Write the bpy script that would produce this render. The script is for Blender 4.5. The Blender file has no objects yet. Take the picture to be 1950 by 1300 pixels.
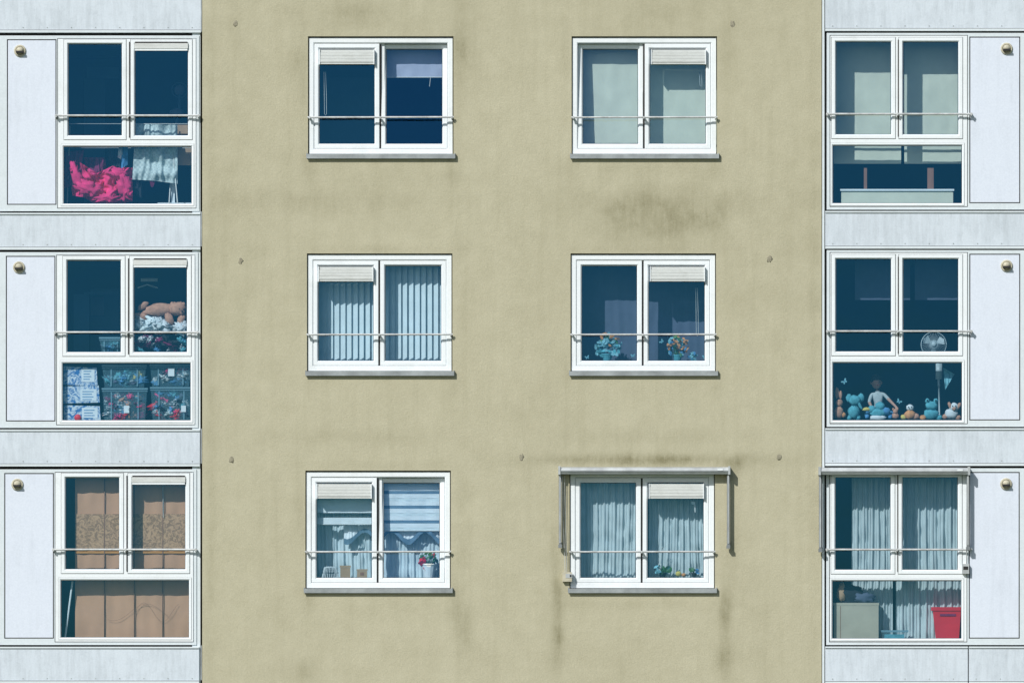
import bpy, math, random
from mathutils import Vector, noise, Matrix
random.seed(7)
S=1/147.0
Z0=(2510-650)*S
CZ=Z0-6.0
D=90.0
def F(px,py,d=0.0):
    return Vector(((px-975)*S, d, Z0+(650-py)*S))
def W(px,py,d=0.0):
    k=(D+d)/D
    z=Z0+(650-py)*S
    return Vector(((px-975)*S*k, d, CZ+(z-CZ)*k))

# ---------------------------------------------------------------- materials
def newmat(name):
    m=bpy.data.materials.new(name); m.use_nodes=True
    nt=m.node_tree
    for n in list(nt.nodes): nt.nodes.remove(n)
    out=nt.nodes.new('ShaderNodeOutputMaterial')
    return m,nt,out
def coords(nt,scale=(1,1,1)):
    tc=nt.nodes.new('ShaderNodeTexCoord'); mp=nt.nodes.new('ShaderNodeMapping')
    mp.inputs['Scale'].default_value=scale
    nt.links.new(tc.outputs['Object'],mp.inputs['Vector'])
    return mp.outputs['Vector']
def noi(nt,vec,scale,detail=4,rough=.6,dist=0):
    n=nt.nodes.new('ShaderNodeTexNoise'); n.inputs['Scale'].default_value=scale
    n.inputs['Detail'].default_value=detail; n.inputs['Roughness'].default_value=rough
    n.inputs['Distortion'].default_value=dist
    nt.links.new(vec,n.inputs['Vector']); return n.outputs['Fac']
def ramp(nt,fac,p0,c0,p1,c1):
    r=nt.nodes.new('ShaderNodeValToRGB')
    r.color_ramp.elements[0].position=p0; r.color_ramp.elements[0].color=(*c0,1) 
    r.color_ramp.elements[1].position=p1; r.color_ramp.elements[1].color=(*c1,1)
    nt.links.new(fac,r.inputs['Fac']); return r.outputs['Color']
def mixc(nt,fac,a,b,mode='MIX'):
    m=nt.nodes.new('ShaderNodeMix'); m.data_type='RGBA'; m.blend_type=mode
    if isinstance(fac,(int,float)): m.inputs[0].default_value=fac
    else: nt.links.new(fac,m.inputs[0])
    for v,i in ((a,6),(b,7)):
        if isinstance(v,tuple): m.inputs[i].default_value=(*v,1)
        else: nt.links.new(v,m.inputs[i])
    return m.outputs[2]
def math_(nt,op,a,b=0.0,clamp=False):
    m=nt.nodes.new('ShaderNodeMath'); m.operation=op; m.use_clamp=clamp
    for v,i in ((a,0),(b,1)):
        if isinstance(v,(int,float)): m.inputs[i].default_value=v
        else: nt.links.new(v,m.inputs[i])
    return m.outputs[0]
def bump(nt,h,strength,dist=.01):
    b=nt.nodes.new('ShaderNodeBump'); b.inputs['Strength'].default_value=strength
    b.inputs['Distance'].default_value=dist
    nt.links.new(h,b.inputs['Height']); return b.outputs['Normal']
def simple(name,col,rough=.6,var=.15,scale=8,stretch=(1,1,1),bmp=0,metal=0,spec=.4,trans=0):
    m,nt,out=newmat(name)
    p=nt.nodes.new('ShaderNodeBsdfPrincipled')
    v=coords(nt,stretch)
    f=noi(nt,v,scale)
    c=ramp(nt,f,.3,tuple(x*(1-var) for x in col),.7,tuple(min(1,x*(1+var*.6)) for x in col))
    nt.links.new(c,p.inputs['Base Color'])
    p.inputs['Roughness'].default_value=rough; p.inputs['Metallic'].default_value=metal
    p.inputs['Specular IOR Level'].default_value=spec
    if bmp: nt.links.new(bump(nt,noi(nt,v,scale*6),bmp),p.inputs['Normal'])
    if trans:
        t=nt.nodes.new('ShaderNodeBsdfTransparent'); mx=nt.nodes.new('ShaderNodeMixShader')
        mx.inputs[0].default_value=trans
        nt.links.new(p.outputs[0],mx.inputs[1]); nt.links.new(t.outputs[0],mx.inputs[2])
        nt.links.new(mx.outputs[0],out.inputs[0])
    else: nt.links.new(p.outputs[0],out.inputs[0])
    return m

def stucco():
    m,nt,out=newmat('beige_stucco')
    p=nt.nodes.new('ShaderNodeBsdfPrincipled'); v=coords(nt)
    big=noi(nt,v,.55,6,.6); mid=noi(nt,v,3.2,8,.75); fine=noi(nt,v,55,4,.75)
    base=ramp(nt,big,.3,(.415,.392,.272),.7,(.500,.476,.345))
    base=mixc(nt,.40,base,ramp(nt,mid,.35,(.380,.355,.240),.65,(.555,.525,.385)))
    base=mixc(nt,.28,base,ramp(nt,fine,.3,(.27,.25,.175),.7,(.63,.60,.46)))
    vs=coords(nt,(6,6,.5)); st=noi(nt,vs,1.0,5,.6)
    base=mixc(nt,math_(nt,'MULTIPLY',math_(nt,'SUBTRACT',st,.50,True),1.0,True),base,(.31,.29,.19))
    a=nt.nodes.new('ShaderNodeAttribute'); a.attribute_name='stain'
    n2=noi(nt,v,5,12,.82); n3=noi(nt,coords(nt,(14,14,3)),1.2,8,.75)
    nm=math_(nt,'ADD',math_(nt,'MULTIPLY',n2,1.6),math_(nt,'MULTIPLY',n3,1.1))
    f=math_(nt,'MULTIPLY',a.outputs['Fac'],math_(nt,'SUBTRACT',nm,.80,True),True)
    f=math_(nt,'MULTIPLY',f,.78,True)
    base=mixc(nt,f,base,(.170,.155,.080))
    nt.links.new(base,p.inputs['Base Color']); p.inputs['Roughness'].default_value=.92
    p.inputs['Specular IOR Level'].default_value=.2
    h=math_(nt,'ADD',math_(nt,'MULTIPLY',fine,.6),math_(nt,'ADD',math_(nt,'MULTIPLY',noi(nt,v,22,4,.6),.7),math_(nt,'MULTIPLY',noi(nt,v,3,3,.5),.8)))
    nt.links.new(bump(nt,h,.45,.011),p.inputs['Normal'])
    nt.links.new(p.outputs[0],out.inputs[0]); return m
def dirtywhite(name,col,dirt,streak=(5,5,.8),thr=.5,amt=2.2,rough=.45,blotch=0):
    m,nt,out=newmat(name)
    p=nt.nodes.new('ShaderNodeBsdfPrincipled')
    v=coords(nt); vs=coords(nt,streak)
    s=noi(nt,vs,2.2,7,.7); b=noi(nt,v,1.3,5,.6); f=noi(nt,v,45,3,.7)
    fac=math_(nt,'MULTIPLY',math_(nt,'SUBTRACT',math_(nt,'ADD',math_(nt,'MULTIPLY',s,.6),math_(nt,'MULTIPLY',b,.4)),thr,True),amt,True)
    c=mixc(nt,fac,col,dirt)
    if blotch:
        bl=noi(nt,v,7,9,.78)
        c=mixc(nt,math_(nt,'MULTIPLY',math_(nt,'SUBTRACT',bl,.5,True),blotch,True),c,dirt)
    c=mixc(nt,.10,c,ramp(nt,f,.3,(.3,.3,.3),.7,(.95,.95,.95)))
    nt.links.new(c,p.inputs['Base Color']); p.inputs['Roughness'].default_value=rough
    p.inputs['Specular IOR Level'].default_value=.3
    nt.links.new(bump(nt,b,.15,.02),p.inputs['Normal'])
    nt.links.new(p.outputs[0],out.inputs[0]); return m
def glassmat():
    m,nt,out=newmat('window_glass')
    t=nt.nodes.new('ShaderNodeBsdfTransparent'); t.inputs[0].default_value=(.83,.91,.955,1)
    g=nt.nodes.new('ShaderNodeBsdfGlossy'); g.inputs['Color'].default_value=(.08,.48,1.0,1); g.inputs['Roughness'].default_value=.015
    ge=nt.nodes.new('ShaderNodeNewGeometry')
    dp=nt.nodes.new('ShaderNodeVectorMath'); dp.operation='DOT_PRODUCT'
    nt.links.new(ge.outputs['Incoming'],dp.inputs[0]); nt.links.new(ge.outputs['True Normal'],dp.inputs[1])
    q=math_(nt,'SUBTRACT',1.0,math_(nt,'ABSOLUTE',dp.outputs['Value']),True)
    fac=math_(nt,'ADD',.125,math_(nt,'MULTIPLY',math_(nt,'POWER',q,5.0),.85),True)
    nt.links.new(bump(nt,noi(nt,coords(nt),1.6,2,.4),.10,.03),g.inputs['Normal'])
    mx=nt.nodes.new('ShaderNodeMixShader'); nt.links.new(fac,mx.inputs[0])
    nt.links.new(t.outputs[0],mx.inputs[1]); nt.links.new(g.outputs[0],mx.inputs[2])
    nt.links.new(mx.outputs[0],out.inputs[0]); return m
def pattern(name,c1,c2,kind='vor',scale=20):
    m,nt,out=newmat(name)
    p=nt.nodes.new('ShaderNodeBsdfPrincipled'); v=coords(nt)
    if kind=='vor':
        n=nt.nodes.new('ShaderNodeTexVoronoi'); n.inputs['Scale'].default_value=scale; nt.links.new(v,n.inputs['Vector'])
        c=ramp(nt,n.outputs['Distance'],.28,c1,.36,c2)
    elif kind=='wave':
        n=nt.nodes.new('ShaderNodeTexWave'); n.wave_type='RINGS'; n.inputs['Scale'].default_value=scale; n.inputs['Distortion'].default_value=9; n.inputs['Detail'].default_value=3; n.inputs['Detail Scale'].default_value=1.6
        nt.links.new(v,n.inputs['Vector']); c=ramp(nt,n.outputs['Fac'],.35,c1,.65,c2)
    elif kind=='swirl':
        c=ramp(nt,noi(nt,v,scale,3,.6,2.2),.42,c1,.58,c2)
    else:
        n=nt.nodes.new('ShaderNodeTexChecker'); n.inputs['Scale'].default_value=scale; nt.links.new(v,n.inputs['Vector'])
        n.inputs[1].default_value=(*c1,1); n.inputs[2].default_value=(*c2,1); c=n.outputs['Color']
    nt.links.new(c,p.inputs['Base Color']); p.inputs['Roughness'].default_value=.8
    nt.links.new(p.outputs[0],out.inputs[0]); return m

M={}
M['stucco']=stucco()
M['panel']=dirtywhite('grey_white_facade_panel',(.60,.67,.74),(.33,.38,.42),(7,7,.9),.45,2.4,.45,1.6)
M['wpanel']=dirtywhite('white_infill_panel',(.66,.72,.82),(.48,.53,.60),(5,5,.6),.5,2.0)
M['frame']=dirtywhite('white_window_frame',(.78,.83,.86),(.52,.56,.55),(1.5,1.5,1.5),.52,2.2,.35)
M['frame2']=dirtywhite('pale_bay_frame',(.64,.71,.75),(.46,.51,.52),(2,2,2),.5,2.2,.35)
M['ventw']=dirtywhite('ventilator_casing',(.60,.63,.62),(.34,.35,.32),(3,3,12),.48,2.4)
M['seam']=simple('dark_seam',(.035,.035,.035),.8)
M['gasket']=simple('rubber_gasket',(.03,.035,.04),.6)
M['sill']=simple('metal_sill',(.36,.39,.40),.4,.3,5,(1,1,1),0,.3)
M['bar']=simple('galvanised_bar',(.55,.57,.57),.45,.3,10,(1,1,1),0,.3)
M['alu']=simple('awning_aluminium',(.50,.53,.54),.4,.25,5,(1,1,1),0,.3)
M['aluD']=simple('awning_arm_grey',(.20,.22,.23),.5,.3,6)
M['cream']=simple('cream_plastic',(.50,.47,.36),.5,.25,12)
M['cap']=simple('weathered_anchor_cap',(.30,.28,.205),.9,.4,30)
M['dark']=simple('dark_plastic',(.02,.02,.02),.6)
M['glass']=glassmat()
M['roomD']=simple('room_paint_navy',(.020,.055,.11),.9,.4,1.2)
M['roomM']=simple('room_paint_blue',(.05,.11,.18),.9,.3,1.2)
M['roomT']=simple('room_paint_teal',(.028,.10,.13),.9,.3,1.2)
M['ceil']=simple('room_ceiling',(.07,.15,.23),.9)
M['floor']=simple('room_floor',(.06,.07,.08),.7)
M['board']=simple('inner_sill_board',(.5,.5,.48),.5)
M['green_bl']=simple('sage_blind',(.63,.65,.53),.85,.08,3)
M['white_bl']=simple('white_blind',(.74,.80,.83),.8,.06,6,(1,1,1),.05)
M['lilac']=simple('lilac_blind',(.44,.47,.60),.8,.06,6)
M['slat']=simple('vertical_blind_fabric',(.66,.75,.78),.8,.08,6)
M['navyc']=simple('navy_curtain',(.085,.11,.17),.85,.15,4)
M['sheer']=simple('sheer_curtain',(.64,.75,.79),.8,.1,5,(3,3,1),.05,0,.2,.12)
M['greyc']=simple('grey_curtain',(.50,.57,.58),.85,.15,5,(3,3,1),.05)
M['valance']=simple('blue_valance',(.13,.22,.30),.8,.2,8)
M['brown']=simple('brown_sheet',(.58,.32,.19),.85,.10,2.5)
M['brownD']=simple('brown_seam',(.25,.13,.08),.85)
M['lace']=pattern('ornament_band',(.30,.17,.09),(.56,.33,.18),'swirl',14)
M['orange']=simple('orange_line',(.60,.27,.06),.8)
M['pink']=simple('pink_blanket',(.80,.04,.19),.85,.3,7,(1,1,1),.3)
M['pinkD']=simple('dark_magenta_cloth',(.20,.02,.09),.9,.3,8)
M['check']=pattern('check_cloth',(.42,.50,.50),(.56,.65,.64),'chk',32)
M['whitec']=simple('white_cloth',(.62,.67,.70),.85,.15,9,(1,1,1),.2)
M['shirt']=simple('white_shirt',(.40,.46,.48),.85,.15,9,(1,1,1),.2)
M['bluec']=simple('blue_cloth',(.08,.25,.48),.85,.3,9,(1,1,1),.2)
M['teal']=simple('teal_plush',(.10,.36,.44),.95,.3,20,(1,1,1),.4)
M['aqua']=simple('aqua_petals',(.18,.42,.50),.8,.3,20)
M['yellow']=simple('yellow_cloth',(.58,.48,.12),.8,.2,10)
M['redc']=simple('red_plastic',(.70,.02,.04),.5,.15,5)
M['orangep']=simple('orange_petals',(.60,.28,.11),.8,.3,20)
M['black']=simple('black_cloth',(.02,.025,.035),.9,.3,9)
M['bear']=simple('brown_plush',(.50,.27,.18),.95,.3,25,(1,1,1),.5)
M['card']=simple('cardboard',(.42,.28,.17),.85,.15,5)
M['cardg']=simple('grey_cardboard',(.44,.41,.32),.85,.1,4)
M['bin']=simple('clear_plastic_bin',(.25,.50,.60),.25,.1,5,(1,1,1),0,0,.6,.82)
M['binrim']=simple('bin_lid',(.20,.36,.44),.35,.1,5,(1,1,1),0,0,.5,.25)
M['print']=pattern('printed_packaging',(.03,.16,.42),(.62,.70,.76),'swirl',13)
M['stripe']=pattern('striped_cloth',(.04,.05,.08),(.60,.66,.68),'wave',9)
M['leaf']=simple('green_leaf',(.05,.16,.05),.6,.4,20)
M['skin']=simple('skin',(.45,.26,.19),.6,.08,10)
M['hair']=simple('dark_hair',(.02,.012,.01),.7,.3,60)
M['fanw']=simple('fan_plastic',(.42,.52,.56),.4)
M['wood']=simple('brown_wood',(.24,.12,.08),.6,.3,6,(1,1,.2))
M['cord']=simple('white_cord',(.6,.62,.6),.6)
M['grass']=simple('grass',(.06,.10,.035),.95,.4,.8)
M['pave']=simple('paving',(.28,.27,.25),.9,.2,2)
M['roof']=simple('roof_gravel',(.2,.2,.2),.95,.2,5)
M['lamp']=simple('lamp_glass',(.35,.42,.45),.4)

# ---------------------------------------------------------------- mesh builder
class MB:
    def __init__(s): s.v=[]; s.f=[]; s.m=[]; s.ml=[]
    def mi(s,k):
        if k not in s.ml: s.ml.append(k)
        return s.ml.index(k)
    def add(s,vs,fs,k):
        o=len(s.v); s.v+= [tuple(a) for a in vs]; i=s.mi(k)
        for f in fs: s.f.append([o+a for a in f]); s.m.append(i)
    def box(s,x0,y0,x1,y1,d0,d1,k,fn=F):
        vs=[fn(x,y,d) for d in (d0,d1) for (x,y) in ((x0,y0),(x1,y0),(x1,y1),(x0,y1))]
        s.add(vs,[(0,3,2,1),(4,5,6,7),(0,1,5,4),(1,2,6,5),(2,3,7,6),(3,0,4,7)],k)
    def ring(s,x0,y0,x1,y1,w,d,sw,d2,back,k,tilt=0):
        rs=[(0,back),(0,d+.004),(.6,d),(w,d),(w+sw,d2),(w+sw,back)]
        vs=[]
        for ins,dd in rs:
            for (x,y) in ((x0+ins,y0+ins),(x1-ins,y0+ins),(x1-ins,y1-ins),(x0+ins,y1-ins)):
                vs.append(F(x,y,dd+tilt*(y1-y)*S))
        fs=[]
        for r in range(len(rs)-1):
            for i in range(4):
                j=(i+1)%4; a=r*4
                fs.append((a+i,a+j,a+4+j,a+4+i))
        s.add(vs,fs,k)
    def quad(s,x0,y0,x1,y1,d,k,tilt=0,fn=F):
        s.add([fn(x,y,d+tilt*(y1-yy)*S) for (x,y,yy) in ((x0,y0,y0),(x1,y0,y0),(x1,y1,y1),(x0,y1,y1))],[(0,3,2,1)],k)
    def ell(s,c,r,k,seg=14,rg=9,nz=0,ns=8,seed=0,rot=0):
        vs=[];fs=[]
        cr,sr=math.cos(rot),math.sin(rot)
        for i in range(rg+1):
            th=math.pi*i/rg
            for j in range(seg):
                ph=2*math.pi*j/seg
                n=Vector((math.sin(th)*math.cos(ph),math.sin(th)*math.sin(ph),math.cos(th)))
                q=1+ (nz*noise.noise(n*ns*.4+Vector((seed,seed*1.7,0))) if nz else 0)
                x,y,z=n.x*r[0]*q,n.y*r[1]*q,n.z*r[2]*q
                x,z=x*cr-z*sr,x*sr+z*cr
                vs.append(c+Vector((x,y,z)))
        for i in range(rg):
            for j in range(seg):
                a=i*seg+j;b=i*seg+(j+1)%seg
                fs.append((a,a+seg,b+seg,b))
        s.add(vs,fs,k)
    def tube(s,pts,r,k,n=8):
        vs=[];fs=[]
        for i,p in enumerate(pts):
            t=(pts[min(i+1,len(pts)-1)]-pts[max(i-1,0)]).normalized()
            u=t.cross(Vector((0,1,0.01))); 
            if u.length<1e-3: u=t.cross(Vector((1,0,0)))
            u.normalize(); w=t.cross(u)
            rr=r[i] if isinstance(r,(list,tuple)) else r
            for j in range(n):
                a=2*math.pi*j/n; vs.append(p+u*math.cos(a)*rr+w*math.sin(a)*rr)
        for i in range(len(pts)-1):
            for j in range(n):
                a=i*n+j;b=i*n+(j+1)%n; fs.append((a,b,b+n,a+n))
        fs.append(tuple(range(n))); o=(len(pts)-1)*n; fs.append(tuple(o+j for j in reversed(range(n))))
        s.add(vs,fs,k)
    def drape(s,top,bot,d,k,amp=.03,nf=8,nu=60,nv=24,seed=0,slack=1.0,wob=.012,fn=W):
        def it(pl,u):
            x=pl[0][0]+(pl[-1][0]-pl[0][0])*u
            for a,b in zip(pl,pl[1:]):
                if b[0]!=a[0] and (x-a[0])*(x-b[0])<=0:
                    t=(x-a[0])/(b[0]-a[0]); return x,a[1]+(b[1]-a[1])*t
            return x,pl[-1][1]
        vs=[];fs=[]
        for i in range(nv+1):
            v=i/nv
            for j in range(nu+1):
                u=j/nu
                xt,yt=it(top,u); xb,yb=it(bot,u)
                x=xt+(xb-xt)*v; y=yt+(yb-yt)*v
                ph=u*nf*2*math.pi+1.5*noise.noise(Vector((u*3,v*1.5*slack,seed)))*slack
                dd=amp*math.sin(ph)*(0.6+.4*noise.noise(Vector((u*5,seed,v))))+amp*.5*math.sin(ph*2.3+seed)
                dd+=wob*noise.noise(Vector((x*.05,y*.05,seed+3)))*3
                vs.append(fn(x+amp*60*noise.noise(Vector((u*7,v*2,seed+9)))*.5,y,max(.085,d+dd)))
        w=nu+1
        for i in range(nv):
            for j in range(nu):
                a=i*w+j; fs.append((a,a+w,a+w+1,a+1))
        s.add(vs,fs,k)
    def build(s,name,parent=None,smooth=False):
        me=bpy.data.meshes.new(name); me.from_pydata(s.v,[],s.f)
        for k in s.ml: me.materials.append(M[k])
        me.polygons.foreach_set('material_index',s.m)
        if smooth: me.polygons.foreach_set('use_smooth',[True]*len(s.f))
        me.update()
        o=bpy.data.objects.new(name,me); bpy.context.collection.objects.link(o)
        if parent: o.parent=parent
        return o
def empty(name):
    o=bpy.data.objects.new(name,None); bpy.context.collection.objects.link(o); return o

def cuts(a,b,extra,step_fn):
    pts=sorted(set([a,b]+[e for e in extra if a<e<b]))
    res=[]
    for p,q in zip(pts,pts[1:]):
        st=step_fn(p,q); n=max(1,int(math.ceil((q-p)/st)))
        res+=[p+(q-p)*i/n for i in range(n)]
    return res+[b]
def plate(mb,rect,holes,d,back,k,stepx=lambda p,q:1e9,stepy=lambda p,q:1e9):
    x0,y0,x1,y1=rect
    xs=cuts(x0,x1,[h[0] for h in holes]+[h[2] for h in holes],stepx)
    ys=cuts(y0,y1,[h[1] for h in holes]+[h[3] for h in holes],stepy)
    def inh(cx,cy): return any(h[0]<cx<h[2] and h[1]<cy<h[3] for h in holes)
    w=len(xs); vs=[F(x,y,d) for y in ys for x in xs]; fs=[]
    for i in range(len(ys)-1):
        for j in range(w-1):
            if not inh((xs[j]+xs[j+1])/2,(ys[i]+ys[i+1])/2):
                a=i*w+j; fs.append((a,a+w,a+w+1,a+1))
    mb.add(vs,fs,k)
    for (a,b,c,e) in list(holes)+[rect]:
        vs=[F(x,y,dd) for dd in (d,back) for (x,y) in ((a,b),(c,b),(c,e),(a,e))]
        mb.add(vs,[(0,1,5,4),(1,2,6,5),(2,3,7,6),(3,0,4,7)],k)

# ---------------------------------------------------------------- building
B=empty('apartment_building')
TOPY=-420; BOTY=2510
rowdy=[-413,0,413,826,1239,1652,2065]
winL=[(590,-341),(588,72),(586,485),(583,898),(581,1311),(579,1724),(577,2137)]
winR=[(1092,-341),(1090,72),(1088,485),(1086,898),(1084,1311),(1082,1724),(1080,2137)]
holes=[(x-1.5,y-2.5,x+275.5,y+229) for x,y in winL+winR]
wall=MB()
vis=lambda p,q: 7 if (p>-60 and q<1400) else 60
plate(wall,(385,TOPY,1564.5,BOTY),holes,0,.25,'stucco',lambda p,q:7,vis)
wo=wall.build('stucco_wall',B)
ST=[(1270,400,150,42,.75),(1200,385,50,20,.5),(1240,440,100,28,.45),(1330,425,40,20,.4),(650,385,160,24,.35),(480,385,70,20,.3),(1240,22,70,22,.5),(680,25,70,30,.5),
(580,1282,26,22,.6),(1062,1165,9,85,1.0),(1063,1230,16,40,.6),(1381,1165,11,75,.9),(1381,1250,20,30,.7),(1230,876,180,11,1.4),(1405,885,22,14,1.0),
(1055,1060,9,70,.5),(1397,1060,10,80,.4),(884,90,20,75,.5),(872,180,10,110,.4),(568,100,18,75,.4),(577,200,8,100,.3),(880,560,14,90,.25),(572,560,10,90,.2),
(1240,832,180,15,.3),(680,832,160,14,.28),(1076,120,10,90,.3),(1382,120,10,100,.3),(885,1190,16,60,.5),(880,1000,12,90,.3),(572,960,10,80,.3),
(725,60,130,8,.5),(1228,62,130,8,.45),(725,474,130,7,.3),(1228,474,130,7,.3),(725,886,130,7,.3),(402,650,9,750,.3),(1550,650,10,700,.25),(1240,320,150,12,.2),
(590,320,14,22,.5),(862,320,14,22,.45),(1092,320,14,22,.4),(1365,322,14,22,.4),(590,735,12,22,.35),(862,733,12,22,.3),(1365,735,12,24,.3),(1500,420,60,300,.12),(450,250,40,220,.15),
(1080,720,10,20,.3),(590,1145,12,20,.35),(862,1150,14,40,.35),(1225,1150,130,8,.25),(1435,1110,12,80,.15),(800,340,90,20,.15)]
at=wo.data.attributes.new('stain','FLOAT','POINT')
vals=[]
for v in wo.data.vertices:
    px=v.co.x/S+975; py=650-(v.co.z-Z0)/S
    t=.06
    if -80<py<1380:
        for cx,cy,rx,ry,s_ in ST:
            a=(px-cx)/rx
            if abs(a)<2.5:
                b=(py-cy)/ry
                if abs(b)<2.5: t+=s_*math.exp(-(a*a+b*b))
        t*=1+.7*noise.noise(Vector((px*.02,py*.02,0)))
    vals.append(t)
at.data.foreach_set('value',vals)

# shell: sides, roof, back, slot backing
sh=MB()
sh.box(-700,TOPY,-62,BOTY,0,.3,'stucco')
sh.box(2010,TOPY,2600,BOTY,0,.3,'stucco')
sh.box(-700,TOPY,-680,BOTY,.3,12,'stucco')
sh.box(2580,TOPY,2600,BOTY,.3,12,'stucco')
sh.box(-680,TOPY,2580,BOTY,11.7,12,'stucco')
sh.box(-720,TOPY-22,2620,TOPY-1,-.08,12.1,'sill')
sh.box(-700,TOPY-1,2600,TOPY+20,.31,11.6,'roof')
sh.box(368,TOPY,392,BOTY,.26,.4,'seam')
sh.box(366,TOPY,381.3,BOTY,.024,.26,'frame2')
sh.box(1558,TOPY,1580,BOTY,.26,.4,'seam')
sh.box(1565.5,TOPY,1570,BOTY,.012,.26,'frame2')
sh.box(1570.0,TOPY,1576,BOTY,.06,.26,'seam')
sh.build('outer_walls_and_roof',B)

# rooms
def room(x0,y0,x1,y1,d0,d1,k,kc='ceil',kf='floor'):
    mb=MB()
    a=[F(x,y,d) for d in (d0,d1) for (x,y) in ((x0,y0),(x1,y0),(x1,y1),(x0,y1))]
    mb.add(a,[(4,5,6,7)],k); mb.add(a,[(0,3,7,4),(1,5,6,2)],k)
    mb.add(a,[(0,4,5,1)],kc); mb.add(a,[(3,2,6,7)],kf)
    return mb.build('room',B)
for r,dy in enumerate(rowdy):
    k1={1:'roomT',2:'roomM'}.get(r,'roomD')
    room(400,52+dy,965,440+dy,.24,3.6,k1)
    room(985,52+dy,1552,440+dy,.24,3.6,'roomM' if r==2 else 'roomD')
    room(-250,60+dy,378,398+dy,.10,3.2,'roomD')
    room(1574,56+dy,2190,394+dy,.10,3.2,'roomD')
# solid slabs between bay units so no light leaks
sl=MB()
for dy in [-826]+rowdy:
    sl.box(-62,396+dy,365,482+dy,.085,.25,'seam')
    sl.box(1577,394+dy,2010,478+dy,.085,.25,'seam')
sl.build('floor_slabs',B)

def window(x0,y0,boxside,tilt=None,name='window'):
    mb=MB()
    mb.ring(x0,y0,x0+274,y0+221,8.5,.028,1.5,.036,.12,'frame')
    # centre mullion core
    mb.box(x0+128,y0+9,x0+144,y0+212,.075,.13,'frame')
    for si,(a,b) in enumerate(((x0+10.5,x0+134.5),(x0+138,x0+263.5))):
        t=0.05 if tilt==si else 0
        mb.ring(a,y0+11,b,y0+210.5,7,.036,2.2,.052,.10,'frame',t)
        mb.ring(a+8.6,y0+19.6,b-8.6,y0+201.9,1.2,.0535,.2,.056,.09,'gasket',t)
        mb.quad(a+9,y0+20,b-9,y0+201.5,.070,'glass',t)
    # handle strip / dark joint
    mb.box(x0+134.5,y0+12,x0+138,y0+210,.060,.074,'seam')
    mb.box(x0-4.5,y0+222,x0+279,y0+229,-.05,.03,'sill')
    mb.box(x0-4.5,y0+229,x0+279,y0+230.6,-.05,-.04,'sill')
    mb.box(x0-4.5,y0+220,x0-3,y0+229,-.051,.03,'sill')
    mb.box(x0+277.5,y0+220,x0+279,y0+229,-.051,.03,'sill')
    mb.box(x0,y0+204+12,x0+274,y0+222,.125,.24,'board')
    if boxside is not None:
        a=x0+20 if boxside==0 else x0+149.5
        b=a+105; t=y0+23
        mb.box(a+1.5,t,b-1.5,t+5,-.002,.068,'ventw')
        for i in range(3):
            mb.box(a+1.5,t+5.3+i*6.2,b-1.5,t+11.2+i*6.2,-.010-.002*i,.068,'ventw')
        mb.box(a+1.5,t+24,b-1.5,t+27.5,-.006,.068,'ventw')
        mb.box(a,t-.5,a+1.5,t+28,-.020,.068,'frame'); mb.box(b-1.5,t-.5,b,t+28,-.020,.068,'frame')
    w=mb.build(name,B)
    # guard rail
    rb=MB(); yy=y0+152.5
    rb.tube([F(x0-2.2,yy,-.045),F(x0+276,yy-.6,-.045)],.0125,'bar')
    for xx in (x0+1.5,x0+136,x0+272.5):
        rb.box(xx-1.2,yy-2.0,xx+1.2,yy+2.2,-.060,.03,'bar')
    rb.build('guard_rail',B)
for r,(x,y) in enumerate(winL): window(x,y,0,1 if r in (1,3) else None)
for r,(x,y) in enumerate(winR): window(x,y,1,0 if r==1 else None)

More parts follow.
